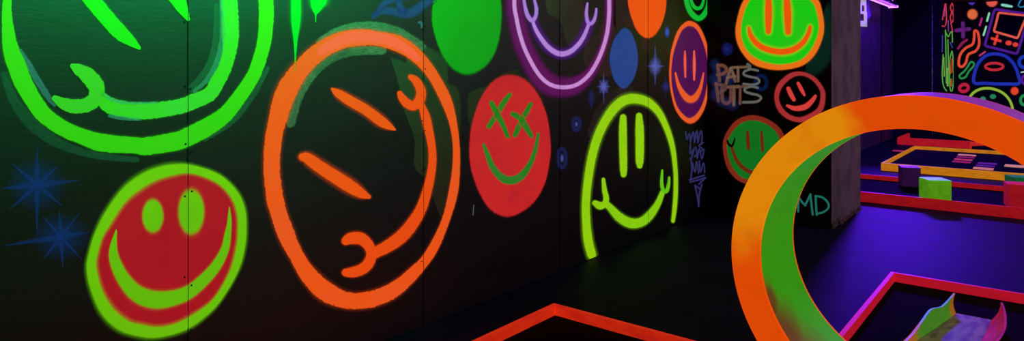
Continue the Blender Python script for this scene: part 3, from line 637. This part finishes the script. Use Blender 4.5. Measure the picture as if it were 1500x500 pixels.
P(WF, L_LINE).stroke(loopline([(1463, 18.5), (1504, 23), (1490.5, 56), (1456, 46)]), 1.6, True, 3, 3.2).build('screen_frame', fm((250, 100, 80)), g)
P(WF, L_TOP).lines([[(1453, 56.4), (1465.5, 60.2)], [(1461, 52.5), (1457, 64.4)]], 3.8, 1.5).build('direction_pad', fm((248, 70, 56)), g)
P(WF, L_TOP).fill(ell(1477.6, 63, 4.6, 3.4), 1.3).build('button', fm((248, 70, 56), 1.3), g)
P(WF, L_TOP).fill(ell(1487.4, 65.4, 4, 3.2), 1.3).build('button', fm((248, 70, 56), 1.3), g)
doodle('blue neon half round outline below the console on the far wall', D().stroke([(1427, 121), (1428.5, 104), (1435, 90), (1446, 81), (1459, 79), (1474, 83), (1485, 94), (1491, 108), (1493, 122), (1476, 123), (1459, 123), (1442, 122)], 1.6, True, 5, 4.6), FB)
doodle('red neon oval loop inside the blue half round on the far wall', D().stroke([(x, y) for x, y in ell(1456.5, 97.5, 13, 5)], 1.5, True, 4, 3.6), (214, 44, 60))
doodle('green neon bean outline on the far wall', D().stroke([(1425.5, 91.5), (1426.5, 96), (1419, 105), (1414.8, 112.5), (1408, 115), (1405.6, 110.6), (1412, 105), (1417.5, 98), (1421.5, 91.5)], 1.5, True, 5, 2.8), (42, 150, 80))
doodle('red neon ring low on the far wall above the hoop', D().stroke([(x, y) for x, y in ell(1412, 129, 6.4, 5, -15)], 1.6, True, 4, 4.6), (206, 34, 72))
doodle('short pink dash under the console on the far wall', D().stroke([(1435, 81.5, 2.4), (1443, 76, 2.4)], 1.6), (214, 60, 110))
g = mural('smiley_mural', 'yellow green smiley outline low on the far wall behind the hoop', 'mural', WF, (1452, 190), GF)
P(WF, L_LINE).stroke([(1418, 158), (1420, 144), (1428, 134.5), (1440, 129.8), (1455, 130.4), (1470, 137), (1480, 149), (1483, 164), (1474, 181), (1455, 188), (1434, 183), (1422, 171)], 1.5, True, 5, 3.6).build('outline', fm((164, 204, 60)), g)
P(WF, L_TOP).fill(ell(1454.6, 141.5, 4.4, 3.4), 1.3).build('eye', fm((40, 150, 100), 1.3), g)
P(WF, L_TOP).fill(ell(1440, 145, 4, 3.4), 1.3).build('eye', fm((40, 150, 100), 1.3), g)
doodle('orange red dot right of the yellow green smiley on the far wall', D().fill(ell(1486.3, 133.4, 5.6, 5.6), 1.3), (252, 76, 40), k=1.3)
doodle('green neon ring at the lower right of the far wall', D().stroke([(x, y) for x, y in ell(1501, 147, 6, 7)], 1.5, True, 4, 4), (34, 160, 84))
doodle('blue neon ring at the right of the far wall', D().stroke([(x, y) for x, y in ell(1501, 91, 8, 8)], 1.5, True, 4, 5), (30, 60, 190))
doodle('violet neon ring right of the blue half round on the far wall', D().stroke([(x, y) for x, y in ell(1503, 117, 6, 7)], 1.5, True, 4, 3.4), (100, 30, 160))
doodle('small white dash between the rings at the far right of the far wall', D().stroke([(1496, 106, 1.8), (1501, 105.2, 2)], 1.5), (190, 230, 220))
# side of the end block: tall lettered panel seen at a slant
g = mural('wall_panel_mural', 'tall narrow neon painting of red letters over green shapes beside the far wall', 'mural', WS, (1388, 134))
def S(polys, w, col, nm, k=1.5):
    for q_ in polys: P(WS, L_LINE).lines([q_], w, k, 4).build(nm, fm(col, k), g)
S([[(1380, 29), (1382, 17), (1384.6, 5), (1386, 25)], [(1379.6, 38), (1383, 38.6), (1385.4, 33), (1386, 26)], [(1394, 5), (1391.6, 11), (1393.4, 18), (1391.4, 26), (1394, 33), (1396.4, 26), (1395, 18), (1396.6, 11), (1394, 5)], [(1392.4, 33), (1395, 47)]], 1.5, (236, 60, 84), 'letter_stroke')
S([[(1388.4, 30), (1388.8, 46)], [(1384, 8), (1383, 24)]], 1.2, (140, 70, 190), 'violet_line')
S([[(1384.4, 44), (1385.2, 84), (1385.6, 122)], [(1381, 80), (1379.6, 108), (1381.6, 126), (1386, 133)], [(1388, 58), (1388.6, 96), (1388.4, 126)], [(1384, 46), (1386, 50), (1388.6, 54), (1391, 49), (1394, 47), (1394.6, 62)], [(1394, 75), (1390.6, 90), (1391, 128), (1394.6, 132), (1396.4, 110), (1396, 88), (1394, 75)]], 1.5, (90, 190, 80), 'green_outline')
S([[(1382, 84), (1382.6, 112)], [(1387, 100), (1387, 126)]], 1.2, (150, 200, 60), 'lime_line')
S([[(1391, 92), (1391.4, 108)], [(1394.4, 86), (1394, 106)], [(1392.6, 116), (1393, 126)]], 1.6, (230, 96, 40), 'orange_blob')
S([[(1380, 52), (1379.6, 76)], [(1391.6, 62), (1394.6, 70)]], 1.2, (40, 80, 190), 'blue_line')

# ================================================================== COURSES
DZ, BH_, BT = .055, .115, .028
def board_mat(name, c, c2, glow=.56): return solid(name, c, c2, glow=glow, scale=7, rough=.5, spec=.3, bump=.1, bscale=90, stretch=(1, 1, 3))
m_or = board_mat('orange_red_board', (236, 50, 18), (220, 36, 22)); m_pk = board_mat('pink_red_board', (212, 24, 46), (200, 22, 48), .56)
m_rd = board_mat('red_board', (204, 26, 34), (188, 20, 34), .44); m_ye = board_mat('amber_board', (226, 140, 20), (206, 118, 24), .6)
m_fr = board_mat('scarlet_board', (226, 30, 44), (206, 24, 40), .45)
m_deck = solid('black_felt', (9, 9, 11), (12, 12, 15), scale=60, rough=.95, bump=.3, bscale=300, spec=.05)
m_deckv = solid('dark_violet_felt', (40, 26, 66), (32, 22, 56), scale=40, rough=.95, bump=.2, bscale=200, spec=.05)
def course(label, x0, x1, y0, y1, m, md=m_deck):
    g_ = thing('mini_golf_course', label, 'mini golf course', ((x0 + x1) / 2, (y0 + y1) / 2, 0))
    w, d = (x1 - x0) / 2, (y1 - y0) / 2
    b_ = bmesh.new(); box(b_, (-w + BT, -d + BT, 0), (w - BT, d - BT, DZ)); bm_obj('fairway', b_, md, g_)
    for (a, c) in (((-w, -d, 0), (-w + BT, d, BH_)), ((w - BT, -d, 0), (w, d, BH_)), ((-w + BT, d - BT, 0), (w - BT, d, BH_)), ((-w + BT, -d, 0), (w - BT, -d + BT, BH_))):
        b_ = bmesh.new(); box(b_, a, c, .003); bm_obj('border_board', b_, m, g_)
    return g_
course('black mini golf lane with orange red borders in the near foreground, left of the hoop', -2.342, -1.37, .9, 3.281, m_or)
course('black mini golf lane with pinkish red borders under the big hoop', -.900, .065, 1.0, 5.27, m_pk)
g = course('long black lane with red borders crossing behind the hoop, blocks standing in it', -2.6, 1.6, 8.555, 10.06, m_rd)
course('amber bordered lane with dark violet fairway behind the blocks', -2.085, 1.5, 11.444, 14.47, m_ye, m_deckv)
# farthest lane: its front board turns at an angle
g = thing('mini_golf_course', 'farthest lane with scarlet borders, near the dark far corner', 'mini golf course', (-1.9, 15.8, 0))
def off(v): return (v[0] + 1.9, v[1] - 15.8, v[2])
b = bmesh.new(); box(b, off((-2.57, 15.74, 0)), off((-1.33, 15.78, .145)), .004); bm_obj('border_board', b, m_fr, g)
b = bmesh.new(); box(b, off((-2.57, 15.78, 0)), off((-2.53, 17.0, .145)), .004); bm_obj('border_board', b, m_fr, g)
b = bmesh.new(); box(b, off((-2.53, 15.78, 0)), off((.7, 17.0, .05))); bm_obj('fairway', b, m_deckv, g)
b = bmesh.new()
q = [off(v) for v in ((-1.33, 15.74, 0), (-1.33, 15.74, .145), (-.93, 16.35, .06), (-.93, 16.35, 0))]; r_ = [(x - .04, y + .03, z) for x, y, z in q]
va = [b.verts.new(v) for v in q]; vb = [b.verts.new(v) for v in r_]
b.faces.new(va); b.faces.new(vb[::-1])
for i in range(4): b.faces.new((va[i], va[(i + 1) % 4], vb[(i + 1) % 4], vb[i]))
bmesh.ops.recalc_face_normals(b, faces=b.faces); bm_obj('border_board', b, board_mat('bright_red_board', (250, 56, 40), (240, 44, 40), .5), g)
b = bmesh.new(); box(b, off((-.9, 15.52, 0)), off((.7, 15.56, .1)), .004); bm_obj('border_board', b, m_fr, g)
for (x, y, l) in ((-1.62, 15.95, .3), (-1.42, 15.95, .22)):
    pass

# flat slats on the amber lane
def at_z(px, py, z):
    s = (H - z) * FOC / (py - HY); d = ray(px, py); return Vector((d[0] * s, d[1] * s, z))
SL = [('pink slat lying alone near the back corner of the amber lane', (1307, 1330, 220.3, 223), (206, 50, 96)),
      ('pale pink slat, farthest of the stack of four on the amber lane', (1403, 1429, 226.2, 229), (246, 150, 150)),
      ('magenta slat, second from the back of the four on the amber lane', (1401, 1427, 229.8, 232.2), (180, 30, 130)),
      ('pink slat, third from the back of the four on the amber lane', (1397.5, 1424, 232.8, 235.6), (230, 70, 120)),
      ('magenta slat, nearest of the four on the amber lane', (1394.5, 1421.5, 236.2, 239), (190, 36, 120)),
      ('violet slat, farthest of the three on the amber lane', (1432, 1460, 238.4, 241.2), (120, 40, 180)),
      ('violet slat in the middle of the three on the amber lane', (1429, 1457, 241.8, 244.6), (104, 36, 170)),
      ('pale pink slat, nearest of the three on the amber lane', (1425, 1455, 245, 249), (250, 150, 140)),
      ('pale pink slat at the right of the amber lane beside the hoop', (1471, 1500, 241, 245.6), (250, 170, 150))]
for lab, (xa, xb, ya, yb), col in SL:
    z = DZ; a, c = at_z(xa, yb - .6, z), at_z(xb, ya + (xb - xa) * .055, z)
    p0 = at_z(xa, yb - 1.2, z); p1 = at_z(xb, yb + .4, z)
    far = at_z(xa + 2, ya, z)
    wdt = p1.x - p0.x; dep = max(.09, far.y - p0.y) * .72
    b = bmesh.new(); box(b, (-wdt / 2, -dep / 2, 0), (wdt / 2, dep / 2, .014), .003)
    o = bm_obj('wooden_slat', b, solid('slat_paint', col, tuple(int(x * .9) for x in col), glow=.5, scale=20))
    o.location = ((p0.x + p1.x) / 2, p0.y + dep / 2, z); tag(o, lab, 'slat', 'painted slats on the amber lane')

# blocks on the red lane
def block(label, near, s, rz, c, c2, glow=.42, h=None):
    h = h or s
    g_ = thing('obstacle_block', label, 'block', (near[0], near[1], DZ), math.radians(rz), 'painted blocks on the red lane')
    b_ = bmesh.new(); box(b_, (0, 0, 0), (s, s, h), .004)
    bm_obj('block_body', b_, solid('block_paint', c, c2, glow=glow, scale=9, rough=.5, bump=.08, bscale=60), g_)
    b_ = bmesh.new(); box(b_, (.002, .002, h), (s - .002, s - .002, h + .004), .002)
    bm_obj('block_lit_top', b_, solid('block_lit_top_paint', tuple(min(255, int(x * 1.08 + 14)) for x in c), c, glow=glow, scale=9, rough=.45), g_)  # paler slab on top, light from above put into its colour
block('lime green block standing at the front border of the red lane', (-1.115, 8.70), .236, 31, (112, 206, 30), (96, 190, 24), .36)
block('dark violet block standing behind and left of the lime green block', (-1.525, 9.645), .21, 20, (104, 40, 140), (92, 34, 130), .05, .238)
block('red block at the right edge, in front of the small green block', (-.405, 8.86), .245, 14, (204, 28, 40), (190, 22, 44), .36)
block('small dark green block at the far right, behind the red block', (-.39, 9.55), .235, 25, (24, 130, 70), (20, 108, 62), .3)

# ================================================================== THE HOOP
RX, RY0, RY1, RZ, RO, RI = -.4173, 2.852, 3.31, .7339, .6789, .5545
g = thing('hoop_obstacle', 'big upright hoop with orange front, green inside and purple outside', 'hoop', (RX, (RY0 + RY1) / 2, DZ))
cz = RZ - DZ
N = 128
def annulus(ro, ri, y0, y1):
    b_ = bmesh.new(); q_ = []
    for i in range(N):
        a = 2 * PI * i / N; s_, c_ = math.sin(a), math.cos(a)
        q_.append([b_.verts.new((r * c_, y_, cz + r * s_)) for r, y_ in ((ri, y0), (ro, y0), (ro, y1), (ri, y1))])
    for i in range(N):
        A_, B_ = q_[i], q_[(i + 1) % N]
        for j in range(4): b_.faces.new((A_[j], A_[(j + 1) % 4], B_[(j + 1) % 4], B_[j]))
    bmesh.ops.recalc_face_normals(b_, faces=b_.faces)
    es = [e for e in b_.edges if len(e.link_faces) == 2 and e.link_faces[0].normal.angle(e.link_faces[1].normal) > 1]
    bmesh.ops.bevel(b_, geom=es, offset=.0025, segments=2, affect='EDGES')
    return b_
hd = (RY1 - RY0) / 2
def blotch(name, base, other, pts, rough=.45, glow=.74, nscale=2.2, amp=.3):
    """sprayed paint: 'other' sprayed in blotches round the given local points (x, z, radius)"""
    m, nt, p, out = new_mat(name); tc = node(nt, 'ShaderNodeTexCoord'); v = tc.outputs['Object']
    fac = None
    for (x, y_, z, r) in pts:
        vm = node(nt, 'ShaderNodeVectorMath', operation='DISTANCE'); nt.links.new(v, vm.inputs[0]); vm.inputs[1].default_value = (x, y_, z)
        d = math_n(nt, 'ADD', vm.outputs['Value'], math_n(nt, 'MULTIPLY', math_n(nt, 'SUBTRACT', noise(nt, v, nscale * 1.8, 3), .5), amp))
        f_ = ramp(nt, d, r * .25, r * 1.35, 1, 0); fac = f_ if fac is None else math_n(nt, 'MAXIMUM', fac, f_)
    c = mix_c(nt, fac, lin(base), lin(other))
    c = mix_c(nt, ramp(nt, noise(nt, v, 9, 4), .45, .75, 0, .2), c, lin(tuple(int(x * .8) for x in base)))
    nt.links.new(c, p.inputs['Base Color']); nt.links.new(c, p.inputs['Emission Color']); p.inputs['Emission Strength'].default_value = glow
    p.inputs['Roughness'].default_value = rough; p.inputs['Specular IOR Level'].default_value = .3
    return m
m_face = blotch('orange_hoop_paint', (244, 82, 6), (246, 148, 12), [(-.6, -hd, cz + .24, .24), (-.46, -hd, cz + .42, .26), (-.28, -hd, cz + .55, .12)])  # front face turns from orange to yellow towards its upper left
m_in = blotch('green_hoop_paint', (56, 160, 14), (110, 62, 22), [(-.52, -hd + .02, cz - .2, .1), (-.46, -hd + .05, cz - .34, .17), (-.36, -hd + .1, cz - .46, .2)], glow=.62, amp=.12)
m_out = blotch('purple_hoop_paint', (136, 44, 190), (160, 60, 176), [(.3, 0, cz + .6, .3)], glow=.6)
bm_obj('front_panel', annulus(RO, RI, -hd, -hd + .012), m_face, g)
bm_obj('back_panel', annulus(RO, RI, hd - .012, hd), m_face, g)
bm_obj('inner_band', annulus(RI + .008, RI, -hd + .012, hd - .012), m_in, g)
bm_obj('outer_band', annulus(RO, RO - .008, -hd + .012, hd - .012), m_out, g)

# ================================================================== CHUTE IN THE PINK LANE
g = thing('ball_ramp', 'narrow grey wooden ball ramp with curvy side guards at the lower right', 'ramp', (-.385, 4.0, DZ))
def loc(v): return (v[0] + .385, v[1] - 4.0, v[2] - DZ)
prof = [(4.77, .062), (4.3, .135), (3.9, .2), (3.6, .25), (3.36, .29)]
def xl(y_): return -.470 - .029 * (4.77 - y_) / .87
def xr(y_): return -.300 + .010 * (4.77 - y_) / .87
b = bmesh.new(); rows = []
for y_, z in prof: rows.append([b.verts.new(loc(v)) for v in ((xl(y_), y_, DZ), (xl(y_), y_, z), (xr(y_), y_, z), (xr(y_), y_, DZ))])
for A_, B_ in zip(rows, rows[1:]):
    for j in range(4): b.faces.new((A_[j], A_[(j + 1) % 4], B_[(j + 1) % 4], B_[j]))
b.faces.new(rows[0]); b.faces.new(rows[-1][::-1]); bmesh.ops.recalc_face_normals(b, faces=b.faces)
bm_obj('ramp_bed', b, solid('bare_greyed_wood', (186, 158, 118), (128, 104, 84), glow=.05, scale=5, rough=.6, stretch=(6, 1, 1)), g)
def guard(pairs, t, mat, name='side_guard'):
    """pairs of (bottom point, top point) along the ramp; the guard is a bent plywood strip of thickness t"""
    b_ = bmesh.new(); rows_ = []
    low = cr([p[0] for p in pairs], 6); top = cr([p[1] for p in pairs], 6)
    for a, c in zip(low, top):
        r = []
        for f_ in (0, .25, .5, .75, 1):
            bow = .012 * math.sin(PI * f_)
            r.append(Vector(a).lerp(Vector(c), f_) + Vector((t[1] * bow, 0, 0)))
        rows_.append(r)
    vt = [[b_.verts.new(loc(p)) for p in r] + [b_.verts.new(loc(p + Vector((t[1] * t[0], 0, 0)))) for p in r[::-1]] for r in rows_]
    for A_, B_ in zip(vt, vt[1:]):
        for j in range(10): b_.faces.new((A_[j], A_[(j + 1) % 10], B_[(j + 1) % 10], B_[j]))
    b_.faces.new(vt[0]); b_.faces.new(vt[-1][::-1]); bmesh.ops.recalc_face_normals(b_, faces=b_.faces)
    o_ = bm_obj(name, b_, mat, g); return o_
lg = guard([((xl(4.76) - .001, 4.76, .064), (-.474, 4.76, .182)), ((xl(4.6) - .001, 4.6, .086), (-.476, 4.6, .196)), ((xl(4.33) - .001, 4.33, .13), (-.478, 4.33, .229)), ((xl(4.2) - .001, 4.2, .15), (-.48, 4.2, .25)), ((xl(3.9) - .001, 3.9, .2), (-.486, 3.9, .318)),
       ((xl(3.68) - .001, 3.68, .237), (-.492, 3.68, .326)), ((xl(3.5) - .001, 3.5, .267), (-.5, 3.5, .322)), ((xl(3.36) - .001, 3.36, .29), (-.51, 3.36, .325))], (.01, -1),
      blotch('green_guard_paint', (70, 160, 24), (206, 110, 20), [(-.09, .76, .06, .16), (-.11, -.52, .26, .2)], glow=.42, amp=.1))
lg['label'] = 'green guard with orange tips'
rg = guard([((xr(4.76) + .001, 4.76, .064), (-.256, 4.76, .176)), ((xr(4.58) + .001, 4.58, .09), (-.236, 4.58, .192)), ((xr(4.35) + .001, 4.35, .127), (-.219, 4.35, .217)), ((xr(4.05) + .001, 4.05, .175), (-.207, 4.05, .25)), ((xr(3.75) + .001, 3.75, .225), (-.218, 3.75, .28)), ((xr(3.4) + .001, 3.4, .285), (-.25, 3.4, .325))], (.01, 1),
      solid('red_guard_paint', (196, 28, 34), (160, 24, 38), glow=.42, scale=8))
rg['label'] = 'red guard flaring outward'

# ================================================================== LIGHT FITTINGS
m_uv = solid('lit_ultraviolet_tube', (150, 70, 255), (150, 70, 255), glow=2.2); m_uvp = solid('lit_pink_tube', (225, 130, 255), glow=2.0)
m_fit = solid('fitting_metal', (46, 40, 70), rough=.5)
TX, TZ, TY0, TY1 = -2.66, 2.85, 9.0, 15.87
g = thing('tube_light', 'long violet twin tube light hanging at the top behind the grey corner', 'light', (TX, (TY0 + TY1) / 2, TZ + .07))
def tl(x, y_, z): return (x - TX, y_ - (TY0 + TY1) / 2, z - TZ - .07)
b = bmesh.new(); box(b, tl(TX - .09, TY0, TZ + .02), tl(TX + .09, TY1, TZ + .07), .006); bm_obj('housing', b, m_fit, g)
for s, m in ((-1, m_uvp), (1, m_uv)):
    b = bmesh.new(); tube(b, tl(TX + .055 * s, TY0 + .03, TZ), tl(TX + .055 * s, TY1 - .03, TZ), .016); bm_obj('tube', b, m, g, True)
b = bmesh.new(); box(b, tl(TX - .09, TY1 - .03, TZ - .025), tl(TX + .09, TY1, TZ + .02), .004); bm_obj('end_cap', b, m_uvp, g)
for y_ in (TY0 + .3, TY1 - .1):
    b = bmesh.new(); tube(b, tl(TX, y_, TZ + .07), tl(TX, y_, ZC - .001), .012); bm_obj('hanger', b, m_uv, g)
# pale conduit on the dark end wall
g = thing('wall_conduit', 'thin pale cable conduit running down the dark wall left of the narrow painting', 'conduit', WB(1365, 100) * 0 + Vector((on_y(17.28)(1365.5, 150).x, 17.28, .05)))
cxp = on_y(17.28)(1365.5, 150).x
b = bmesh.new(); tube(b, (0, .008, 0), (0, .008, 2.98), .011, 10); bm_obj('pipe', b, solid('pale_conduit', (235, 215, 235), (150, 130, 160), scale=5), g, True)
b = bmesh.new(); box(b, (-.06, -.02, 2.9), (.06, .02, 3.03), .006); bm_obj('junction_box', b, m_fit, g)
for z in (.6, 1.3, 2.0, 2.6):
    b = bmesh.new(); box(b, (-.025, -.008, z), (.025, .02, z + .02), .002); bm_obj('clip', b, m_fit, g)

# ================================================================== LIGHTS
def area(name, loc_, rot, sx, sy, col, power, spread=180):
    l = bpy.data.lights.new(name, 'AREA'); l.shape = 'RECTANGLE'; l.size = sx; l.size_y = sy; l.color = col; l.energy = power
    l.spread = math.radians(spread)
    o = bpy.data.objects.new(name, l); C.objects.link(o); o.location = loc_; o.rotation_euler = rot; return o
area('violet_tube_glow', (TX + .12, 13.6, TZ - .06), (0, math.radians(-35), 0), .12, 4.4, (.13, .015, 1), 40)
area('violet_tube_front', (TX + .1, 15.0, TZ - .1), (math.radians(-72), 0, math.radians(12)), .7, .3, (.1, .012, 1), 45, 50)
area('violet_hall_glow', (1.6, 14, 3.1), (0, 0, 0), 1.5, 5, (.16, .04, 1), 45)
area('green_wall_wash', (-1.8, 1.6, 2.7), (0, math.radians(82), 0), .3, 2.4, (0, 1, .2), 85, 130)
area('dim_fill_near', (1.6, 1.5, 3.1), (0, math.radians(40), 0), 1.6, 3, (.74, .84, 1), 20)
area('dim_fill_middle', (1.8, 8.0, 3.1), (0, math.radians(30), 0), 1.4, 3, (1, .72, .8), 62)
pl = bpy.data.lights.new('violet_far_fill', 'POINT'); pl.energy = 16; pl.color = (.14, .04, 1); pl.shadow_soft_size = .12  # added unseen fill that brightens the far ceiling and wall tops
po_ = bpy.data.objects.new('violet_far_fill', pl); C.objects.link(po_); po_.location = (-1.1, 16.3, 2.9)
w = bpy.data.worlds.new('world'); bpy.context.scene.world = w; w.use_nodes = True
w.node_tree.nodes['Background'].inputs[0].default_value = (.02, .015, .03, 1); w.node_tree.nodes['Background'].inputs[1].default_value = .2

for o in bpy.data.objects:                       # working notes off the objects
    if '_o' in o: del o['_o']
